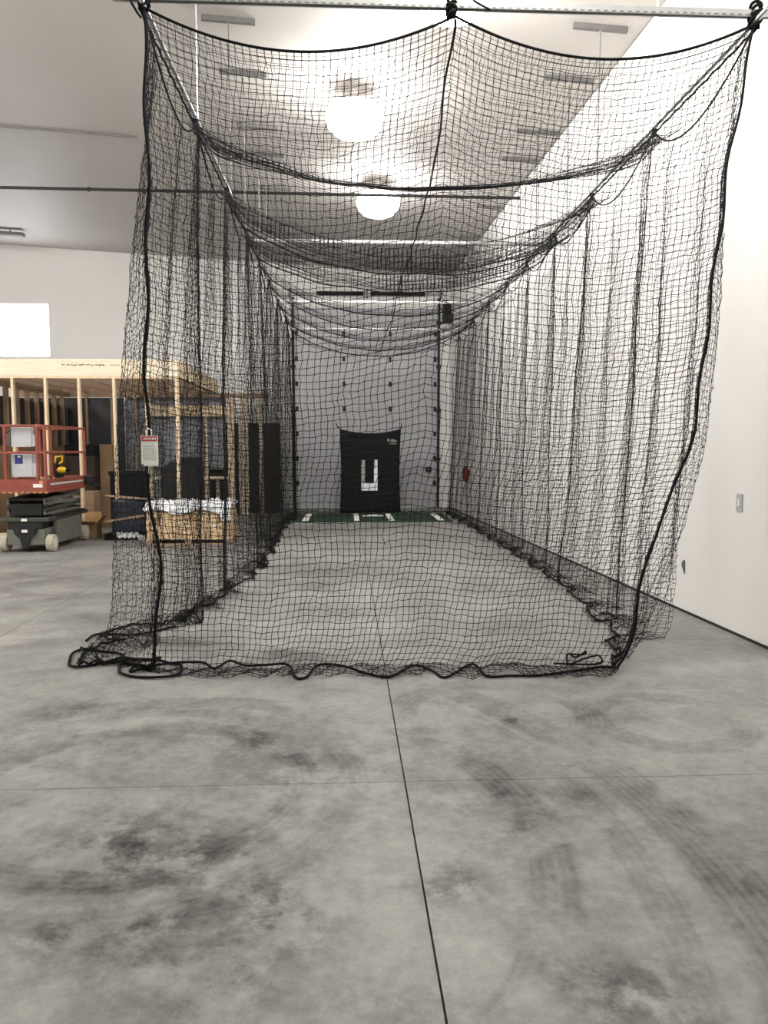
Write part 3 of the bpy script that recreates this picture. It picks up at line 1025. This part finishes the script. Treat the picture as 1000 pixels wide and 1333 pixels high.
def stud(x, y, z0, z1, w=.040, d=.09, m='pine', name='stud', ax='y'):
    if ax == 'y':
        return MB().box(x - w / 2, x + w / 2, y - d / 2, y + d / 2, z0, z1).build(name, m, FRM)
    return MB().box(x - d / 2, x + d / 2, y - w / 2, y + w / 2, z0, z1).build(name, m, FRM)


# front wall
for x in (-6.83, -6.25, -5.68, -5.13, -4.57, -3.98):
    stud(x, YA, .04, ZT - .04)
stud(-3.44, YA, .04, ZT - .04)
stud(-2.92, YA, .04, ZT - .04, w=.05)
MB().box(-7.4, -2.89, YA - .045, YA + .045, ZT - .04, ZT).build('top_plate', 'pine', FRM)
MB().box(-7.4, -3.96, YA - .045, YA + .045, 0, .04).build('bottom_plate', 'pine', FRM)
hd = MB().box(-7.4, -2.89, YA - .05, YA - .01, ZT + .002, ZT + .285).build('rim_joist', 'pine_pale', FRM)
ik = MB()
random.seed(11)
xx = -4.83
while xx < -4.12:
    w = random.uniform(.012, .035)
    ik.box(xx, xx + w, YA - .0515, YA - .049, ZT + .175 + random.uniform(-.006, .006), ZT + .190 + random.uniform(-.002, .01))
    xx += w + random.choice((.006, .006, .02))
xx = -4.02
while xx < -3.86:
    ik.box(xx, xx + .02, YA - .0515, YA - .049, ZT + .18, ZT + .193)
    xx += .035
tag(ik.build('grade_stamp', 'ink', hd), 'faint dark illegible lumber stamp', None, None, 'stuff')
# roof joists running back
for k in range(8):
    x = -6.9 + k * .56
    MB().box(x - .02, x + .02, YA - .008, YC, ZT + .003, ZT + .235).build('joist', 'pine_dull', FRM)
MB().box(-2.93, -2.89, YA - .008, YC + .05, ZT + .003, ZT + .28).build('side_joist', 'pine', FRM)
MB().box(-7.4, -2.93, YC + .0, YC + .04, ZT + .003, ZT + .235).build('rear_joist', 'pine_dull', FRM)
# back wall of the room
MB().box(-7.4, -1.75, YC - .045, YC + .045, ZT - .09, ZT).build('top_plate', 'pine_dull', FRM)
MB().box(-7.4, -4.3, YC - .045, YC + .045, 0, .04).build('bottom_plate', 'pine_dull', FRM)
for x in (-6.9, -6.35, -5.8, -5.25, -4.72):
    stud(x, YC, .04, ZT - .09, m='pine_dull')
MB().box(-7.4, -5.0, YC + .05, YC + .062, .02, ZT - .1).build('membrane', 'membrane', FRM)
# opening in the back wall with a deep lintel
stud(-4.42, YC, .0, ZT - .09, w=.05)
MB().box(-4.39, -2.72, YC - .045, YC + .045, 2.22, 2.46).build('lintel', 'pine', FRM)
stud(-3.17, YC, .0, 2.22, w=.04)
for x, w in ((-2.62, .14), (-2.36, .05), (-2.26, .05), (-1.95, .08)):
    stud(x, YC, .0, ZT - .09, w=w)
# inner partition on the left, seen end on
for k, y in enumerate(np.linspace(13.95, 17.2, 8)):
    stud(-6.2, float(y), .04, ZT - .09, m='pine_dull', ax='x')
MB().box(-6.245, -6.155, YA + .05, YC - .05, ZT - .09, ZT - .003).build('partition_plate', 'pine_dull', FRM)
MB().box(-6.245, -6.155, YA + .05, YC - .05, 0, .04).build('partition_sill', 'pine_dull', FRM)
MB().box(-6.30, -6.25, YA + .05, YC - .05, .04, 2.45).build('partition_sheathing', 'membrane', FRM)
MB().box(-6.15, -6.13, YA + .3, YC - .1, .05, 1.55).build('partition_lower_sheet', 'osb', FRM)

# hung plastic in the opening of the back wall
P = []
for i in range(25):
    row = []
    for j in range(19):
        uq, tq = i / 24, j / 18
        row.append((-5.0 + 2.25 * uq, YC + .13 + .03 * math.sin(uq * 17 + 2 * tq) * (1 - .5 * tq) - .02 * math.sin(tq * 5), 1.02 + 1.68 * tq))
    P.append(row)
tag(MB().grid(P).build('plastic_sheet', 'poly_sheet', solid=.002, smooth=True), 'grey translucent-looking plastic sheet hung inside the timber frame', 'plastic sheet')

# black slabs leaning behind the rear studs
for k, (xa_, xb_, lab) in enumerate(((-3.16, -2.50, 'wide black door slab behind the lintel posts'), (-2.34, -1.99, 'narrow black door slab standing between two rear studs'),
                                     (-1.93, -1.55, 'black door slab at the right end beside the netting'))):
    t = thing('door_slab', ((xa_ + xb_) / 2, 17.85, 0), lab, 'door slab', 'black slabs by the rear studs')
    MB().box(xa_, xb_, 17.85 + .06 * k, 17.895 + .06 * k, 0, 2.08).build('slab', 'black_paint', t, bevel=.004)
    MB().box(xa_ + .06, xb_ - .06, 17.842 + .06 * k, 17.85 + .06 * k, .2, 1.9).build('raised_panel', 'black_paint', t, bevel=.003)

# black cabinet and boards inside the room
cb = thing('black_cabinet', (-5.2, 16.0, 0), 'dark brown-black cabinet inside the timber frame behind the lift', 'cabinet')
MB().box(-5.62, -5.06, 15.7, 16.3, 0, 1.36).build('body', 'brown_board', cb, bevel=.01)
MB().box(-5.64, -5.04, 15.68, 16.32, 1.36, 1.58).build('top_box', 'black_paint', cb, bevel=.01)
MB().box(-5.59, -5.35, 15.685, 15.7, .06, 1.3).build('door', 'brown_board', cb)
MB().box(-5.34, -5.09, 15.685, 15.7, .06, 1.3).build('door', 'brown_board', cb)
tag(MB().box(-5.02, -4.76, 15.9, 15.96, 0, 1.58).build('fibre_board', 'cardboard_dark', bevel=.003), 'tan fibre board standing beside the dark cabinet', 'board')
bx = thing('black_chest', (-4.3, 15.4, 0), 'low black storage chest under the hung plastic', 'chest')
MB().box(-4.62, -3.98, 15.2, 15.7, .02, .98).build('body', 'black_paint', bx, bevel=.015)
MB().box(-4.64, -3.96, 15.18, 15.72, .98, 1.06).build('lid', 'black_paint', bx, bevel=.012)
tag(MB().box(-4.75, -3.75, 14.85, 14.98, 0, .09).build('lumber_offcut', 'cardboard_dark', bevel=.004), 'short brown timber offcut on the floor before the black chest', 'timber')

# open cartons near the lift
ct = thing('open_carton', (-4.38, 13.15, 0), 'small open cardboard carton on the floor right of the lift', 'carton')
MB().box(-4.50, -4.20, 13.02, 13.32, 0, .25).build('body', 'cardboard_dark', ct, bevel=.004)
MB().add([(-4.50, 13.02, .25), (-4.20, 13.02, .25), (-4.17, 12.86, .30), (-4.47, 12.86, .30)], [(0, 1, 2, 3)]).build('flap', 'cardboard', ct, solid=.005)
MB().add([(-4.50, 13.32, .25), (-4.20, 13.32, .25), (-4.22, 13.38, .42), (-4.48, 13.38, .42)], [(0, 1, 2, 3)]).build('flap', 'cardboard', ct, solid=.005)
MB().add([(-4.20, 13.02, .25), (-4.20, 13.32, .25), (-4.10, 13.30, .36), (-4.10, 13.04, .36)], [(0, 1, 2, 3)]).build('flap', 'cardboard', ct, solid=.005)
c2 = thing('shipping_carton', (-4.72, 14.3, 0), 'tall brown carton standing behind the small open carton', 'carton')
MB().box(-4.95, -4.58, 14.1, 14.5, 0, .72).build('body', 'cardboard_dark', c2, bevel=.005)
MB().box(-4.785, -4.745, 14.098, 14.102, .0, .72).build('tape', 'osb', c2)

# covered machine and plank bench
tp = MB()
prof = [(-3.45, .42), (-3.47, 1.14), (-3.25, 1.28), (-3.08, 1.33), (-2.76, 1.34), (-2.70, 1.02), (-2.72, .42)]
P = []
for k in range(9):
    q = k / 8
    sc0 = 1 - .10 * abs(2 * q - 1) ** 3
    P.append([(-3.08 + (x + 3.08) * sc0 + .02 * math.sin(5 * q + z * 7), 14.35 + .55 * q, .42 + (z - .42) * sc0 + .01 * math.sin(9 * q + x * 9)) for x, z in prof])
mc = thing('covered_machine', (-3.08, 14.6, 0), 'machine under a black tarp inside the timber frame', 'machine')
tp.grid(P)
n = len(prof)
tp.f += [tuple(range(n)), tuple(range(8 * n + n - 1, 8 * n - 1, -1))]
tp.build('tarp', 'tarp_black', mc, smooth=False)
for x in (-3.36, -2.82):
    for y in (14.45, 14.8):
        MB().box(x - .025, x + .025, y - .025, y + .025, 0, .5).build('leg', 'dark_steel', mc)
pb = thing('plank_bench', (-2.95, 15.3, 0), 'rough plank laid on posts behind the covered machine', 'bench')
MB().box(-3.75, -2.25, 15.2, 15.42, .90, .945).build('plank', 'pine', pb)
for x in (-3.6, -2.55, -2.32):
    MB().box(x - .03, x + .03, 15.27, 15.33, 0, .90).build('post', 'pine_dull', pb)
MB().box(-3.6, -2.3, 15.29, 15.31, .25, .34).build('brace', 'pine_dull', pb)

# pallet with cartons and plastic
pl = thing('wooden_pallet', (-2.48, 12.5, 0), 'wooden pallet under the cartons beside the left net', 'pallet')
for y in (12.08, 12.5, 12.92):
    MB().box(-3.13, -1.83, y - .045, y + .045, .0, .02).build('bottom_board', 'pine_dull', pl)
for x in (-3.08, -2.48, -1.88):
    MB().box(x - .05, x + .05, 12.03, 12.97, .02, .085).build('stringer', 'pine_dull', pl)
for k in range(7):
    y = 12.08 + k * .14
    MB().box(-3.13, -1.83, y - .05, y + .05, .085, .105).build('deck_board', 'pine', pl)
cx = [-3.13, -2.72, -2.14, -1.84]
clab = ['brown carton on the pallet, left one under white plastic', 'wide middle brown carton on the pallet under white plastic', 'narrow brown carton at the right end of the pallet']
for k in range(3):
    t = thing('pallet_carton', ((cx[k] + cx[k + 1]) / 2, 12.45, .105), clab[k], 'carton', 'cartons on the pallet')
    MB().box(cx[k] + .006, cx[k + 1] - .006, 12.04, 12.9, .106, .545 - .02 * k).build('body', 'carton_pallet', t, bevel=.008)
    xm = (cx[k] + cx[k + 1]) / 2
    MB().box(xm - .03, xm + .03, 12.037, 12.041, .36, .54 - .02 * k).build('tape', 'cardboard_dark', t)
    MB().box(xm - .11, xm - .05, 12.037, 12.041, .25, .31).build('shipping_label', 'label_white', t)
P = []
random.seed(5)
for i in range(41):
    row = []
    for j in range(23):
        x = -3.15 + 1.34 * i / 40
        q = j / 22
        w = .022 * math.sin(x * 23 + 3 * math.sin(q * 9)) + .016 * math.sin(x * 41 + q * 21) + random.uniform(-.010, .010)
        if q < .22:                         # flap over the front edge
            dr = (.09 + .04 * math.sin(x * 9) + (.10 if x > -1.95 else 0))
            row.append((x + .01 * math.sin(q * 40), 12.015 - .012 * abs(math.sin(x * 17)) + w * .4 - .01, .60 - dr * (1 - q / .22) + abs(w) * .3))
        else:
            f = (q - .22) / .78
            row.append((x, 12.03 + .88 * f, .585 + .05 * abs(math.sin(f * 9 + x * 5)) + w + .02))
    P.append(row)
tag(MB().grid(P).build('plastic_cover', 'plastic_wrap', solid=.002), 'crumpled white plastic sheet over the pallet cartons', 'plastic sheet')

# navy bundle on a black skid
nv = thing('wrapped_bundle', (-3.6, 13.0, 0), 'dark navy wrapped bundle left of the cartons, by a stud', 'bundle')
MB().box(-3.88, -3.32, 12.78, 13.36, .11, .66).build('wrap', 'navy_wrap', nv, bevel=.03)
MB().beam((-3.96, 12.80, .73), (-3.28, 12.76, .67), .09, .025).build('top_slat', 'pine_dull', nv)
MB().beam((-3.98, 12.765, .30), (-3.34, 12.765, .40), .02, .035).build('side_slat', 'pine_dull', nv)
MB().box(-3.98, -3.30, 12.72, 13.38, 0, .10).build('skid', 'black_paint', nv)
P = []
for i in range(19):
    P.append([(-3.78 + .46 * i / 18, 12.70 + .012 * math.sin(i * 1.7 + j), .04 + .09 * j / 5 + .015 * math.sin(i * 2.1) - (.05 if i > 14 else 0)) for j in range(6)])
MB().grid(P).build('loose_plastic', 'plastic_wrap', nv, solid=.002)

# ------------------------------------------------------------------ scissor lift
LX0, LX1, LY0, LY1 = -5.02, -4.28, 11.25, 12.95
lf = thing('scissor_lift', ((LX0 + LX1) / 2, 12.0, 0), 'red and grey scissor lift parked before the timber frame', 'scissor lift')
# chassis
MB().box(LX0 + .10, LX1 - .10, LY0 + .04, LY1 - .05, .10, .34).build('chassis', 'lift_grey', lf, bevel=.015)
MB().box(LX1 - .10, LX1 - .03, LY0 + .34, LY1 - .33, .09, .44).build('side_tray', 'lift_grey', lf, bevel=.012)
MB().box(LX0 + .03, LX0 + .10, LY0 + .34, LY1 - .33, .09, .44).build('side_tray', 'lift_grey', lf, bevel=.012)
MB().box(LX0 + .02, LX1 - .02, LY0, LY1, .44, .50).build('chassis_top', 'lift_dark', lf, bevel=.012)
MB().box(LX0 + .12, LX1 - .12, LY0 + .02, LY1 - .02, .34, .44).build('frame', 'lift_black', lf, bevel=.01)
MB().prism([(-4.82, .36), (-4.48, .36), (-4.50, .27), (-4.58, .20), (-4.61, .06), (-4.69, .06), (-4.72, .20), (-4.80, .27)], LY0 + .005, LY0 + .04, 'y').build('steering_yoke', 'lift_black', lf)
MB().box(-4.69, -4.61, LY0 - .003, LY0 + .005, .29, .33).build('plate', 'label_white', lf)
MB().box(-4.69, -4.61, LY0 - .003, LY0 + .003, .455, .49).build('plate', 'label_white', lf)
MB().box(LX1 - .10, LX1 + .005, LY0 + .30, LY1 - .20, .50, .53).build('step', 'dark_steel', lf)
for (x, sg) in ((LX0 + .04, -1), (LX1 - .04, 1)):
    for y in (LY0 + .14, LY1 - .16):
        w = MB().lathe([(.06, x - .05), (.118, x - .05), (.125, x - .04), (.125, x + .04), (.118, x + .05), (.06, x + .05)], (0, y, .125), 'x', 24).build('wheel', 'tyre', lf)
        MB().lathe([(.02, x + sg * .046), (.075, x + sg * .048), (.07, x + sg * .053), (.03, x + sg * .056)], (0, y, .125), 'x', 16).build('wheel_hub', 'hub', w)
# folded scissor arms
for s_, x in (('l', LX0 + .10), ('r', LX1 - .12)):
    for k in range(4):
        z = .545 + k * .075
        dz = .022 if k % 2 else -.022
        MB().beam((x, LY0 + .12, z - dz), (x, LY1 - .12, z + dz), .035, .06).build('scissor_arm', 'lift_grey' if k != 1 else 'lift_dark', lf)
for y in (LY0 + .16, 12.1, LY1 - .16):
    for k in range(3):
        MB().tube([(LX0 + .08, y, .56 + k * .1), (LX1 - .10, y, .56 + k * .1)], .024, 10).build('cross_pin', 'lift_dark', lf)
MB().tube([(-4.65, 11.5, .60), (-4.65, 12.5, .76)], .05, 12).build('cylinder', 'lift_black', lf)
MB().box(LX0 + .14, LX1 - .15, LY0 + .10, LY0 + .30, .52, .70).build('hose_box', 'lift_black', lf, bevel=.02)
# platform
dk = MB().box(LX0, LX1, LY0 - .08, LY1 - .1, .86, .905).build('platform_deck', 'lift_red', lf, bevel=.008)
MB().box(LX0, LX1, LY0 - .08, LY0 - .055, .905, 1.06).build('toe_board', 'lift_red', lf)
MB().box(LX0, LX1, LY1 - .125, LY1 - .1, .905, 1.06).build('toe_board', 'lift_red', lf)
MB().box(LX1 - .025, LX1, LY0 - .055, LY1 - .125, .905, 1.06).build('toe_board', 'lift_red', lf)
MB().box(LX0, LX0 + .025, LY0 - .055, LY1 - .125, .905, 1.06).build('toe_board', 'lift_red', lf)
for k in range(9):
    x = LX0 + .03 + k * .085
    MB().prism([(x, .862), (x + .035, .862), (x + .045, .878), (x + .01, .878)], LY0 - .0825, LY0 - .0795, 'y').build('hazard_stripe', 'stripe_yellow', lf)
MB().box(-4.47, -4.34, LY0 - .0825, LY0 - .0795, .945, .995).build('decal', 'label_white', lf)
MB().box(-4.42, -4.33, LY0 - .0825, LY0 - .0795, 1.0, 1.04).build('decal', 'label_orange', lf)
MB().beam((LX1 + .003, LY0 + .05, .985), (LX1 + .003, LY1 - .3, .985), .006, .03).build('slide_rail', 'panel_grey', lf)
# guard rails
y0, y1 = LY0 - .065, LY1 - .115
posts = [(LX0 + .015, y0), (LX1 - .015, y0), (LX0 + .015, y1), (LX1 - .015, y1), (LX1 - .015, y0 + .22), (-4.40, y0), (LX0 + .17, y0), (LX0 + .015, (y0 + y1) / 2)]
for k, (x, y) in enumerate(posts):
    MB().box(x - .019, x + .019, y - .019, y + .019, 1.0, 1.82).build('rail_post', 'lift_red', lf, bevel=.005)
for z in (1.44, 1.82):
    for (a_, b2) in (((LX0, y0, z), (LX1, y0, z)), ((LX0, y1, z), (LX1, y1, z)), ((LX0 + .015, y0, z), (LX0 + .015, y1, z)), ((LX1 - .015, y0, z), (LX1 - .015, y1, z))):
        MB().beam(a_, b2, .034, .034).build('guard_rail', 'lift_red', lf, bevel=.006)
# control boxes
pn = MB().box(-4.79, -4.50, y0 + .06, y0 + .16, 1.52, 1.80).build('control_box', 'panel_grey', lf, bevel=.008)
MB().box(-4.50, -4.46, y0 + .07, y0 + .15, 1.53, 1.70).build('box_hinge', 'panel_grey', pn)
MB().box(-4.88, -4.80, y0 + .07, y0 + .15, 1.53, 1.66).build('joystick_box', 'fixture_grey', pn, bevel=.012)
MB().tube([(-4.80, y0 + .11, 1.76), (-4.88, y0 + .10, 1.72), (-4.93, y0 + .1, 1.66), (-4.90, y0 + .1, 1.56)], .008, 6).build('cable', 'black_paint', pn)
p2 = MB().box(-4.80, -4.50, y0 + .06, y0 + .22, 1.09, 1.42).build('document_box', 'panel_grey', lf, bevel=.008)
MB().box(-4.50, -4.45, y0 + .06, y0 + .2, 1.09, 1.29).build('side_flap', 'panel_grey', p2)
lb = MB().box(-4.745, -4.635, y0 + .056, y0 + .0605, 1.28, 1.41).build('blue_label', 'label_blue', p2)
MB().box(-4.70, -4.66, y0 + .0545, y0 + .0562, 1.37, 1.395).build('label_mark', 'label_white', p2)
# rear motor bracket
MB().box(LX1 - .02, LX1 + .12, LY1 - .22, LY1 - .05, .92, 1.06).build('rear_latch', 'dark_steel', lf, bevel=.01)
MB().beam((LX1 + .02, LY1 - .15, .93), (LX1 + .22, LY1 - .15, .90), .05, .03).build('rear_arm', 'lift_black', lf)

# things on the platform
dr = thing('cordless_drill', (-4.42, 12.1, .905), 'yellow and black cordless drill standing on the lift platform', 'drill')
x_, y_ = -4.40, 12.0
base = 1.06
tag(MB().box(-4.62, -4.30, 11.85, 12.2, .906, 1.06).build('tool_case', 'lift_black', bevel=.015), 'black tool case under the yellow drill on the lift', 'tool case')
MB().box(x_ - .06, x_ + .05, y_ - .04, y_ + .04, base + .0, base + .055).build('battery', 'black_paint', dr, bevel=.01)
MB().lathe([(.03, -.05), (.05, -.03), (.055, .02), (.04, .06), (.03, .08)], (x_ + .02, y_, base + .11), 'x', 14).build('motor_housing', 'drill_yellow', dr, smooth=True)
MB().beam((x_ - .01, y_, base + .05), (x_ - .03, y_, base + .24), .05, .05).build('grip', 'black_paint', dr, bevel=.01)
rg = MB()
rg.tube([(x_ - .06, y_, base + .22), (x_ - .05, y_, base + .31), (x_ + .05, y_, base + .32), (x_ + .045, y_, base + .24), (x_ - .01, y_, base + .20)], .018, 8, closed=True)
rg.build('handle', 'drill_yellow', dr, smooth=True)
MB().lathe([(.022, .08), (.026, .10), (.018, .13), (.008, .15)], (x_ + .02, y_, base + .11), 'x', 12).build('chuck', 'black_paint', dr)
P = []
for i in range(13):
    P.append([(-4.62 + .28 * i / 12, 11.60 + .14 * j / 6, .907 + (.20 - .05 * i / 12 + .02 * math.sin(i * 1.3)) * math.sin(PI * min(1, (j + .3) / 6.3)) ** .6 * (1 if 0 < i < 12 else .8)) for j in range(7)])
tag(MB().grid(P).build('cloth_bundle', 'tan_cloth', solid=.004, smooth=True), 'tan folded paper bag lying on the lift platform', 'bag')
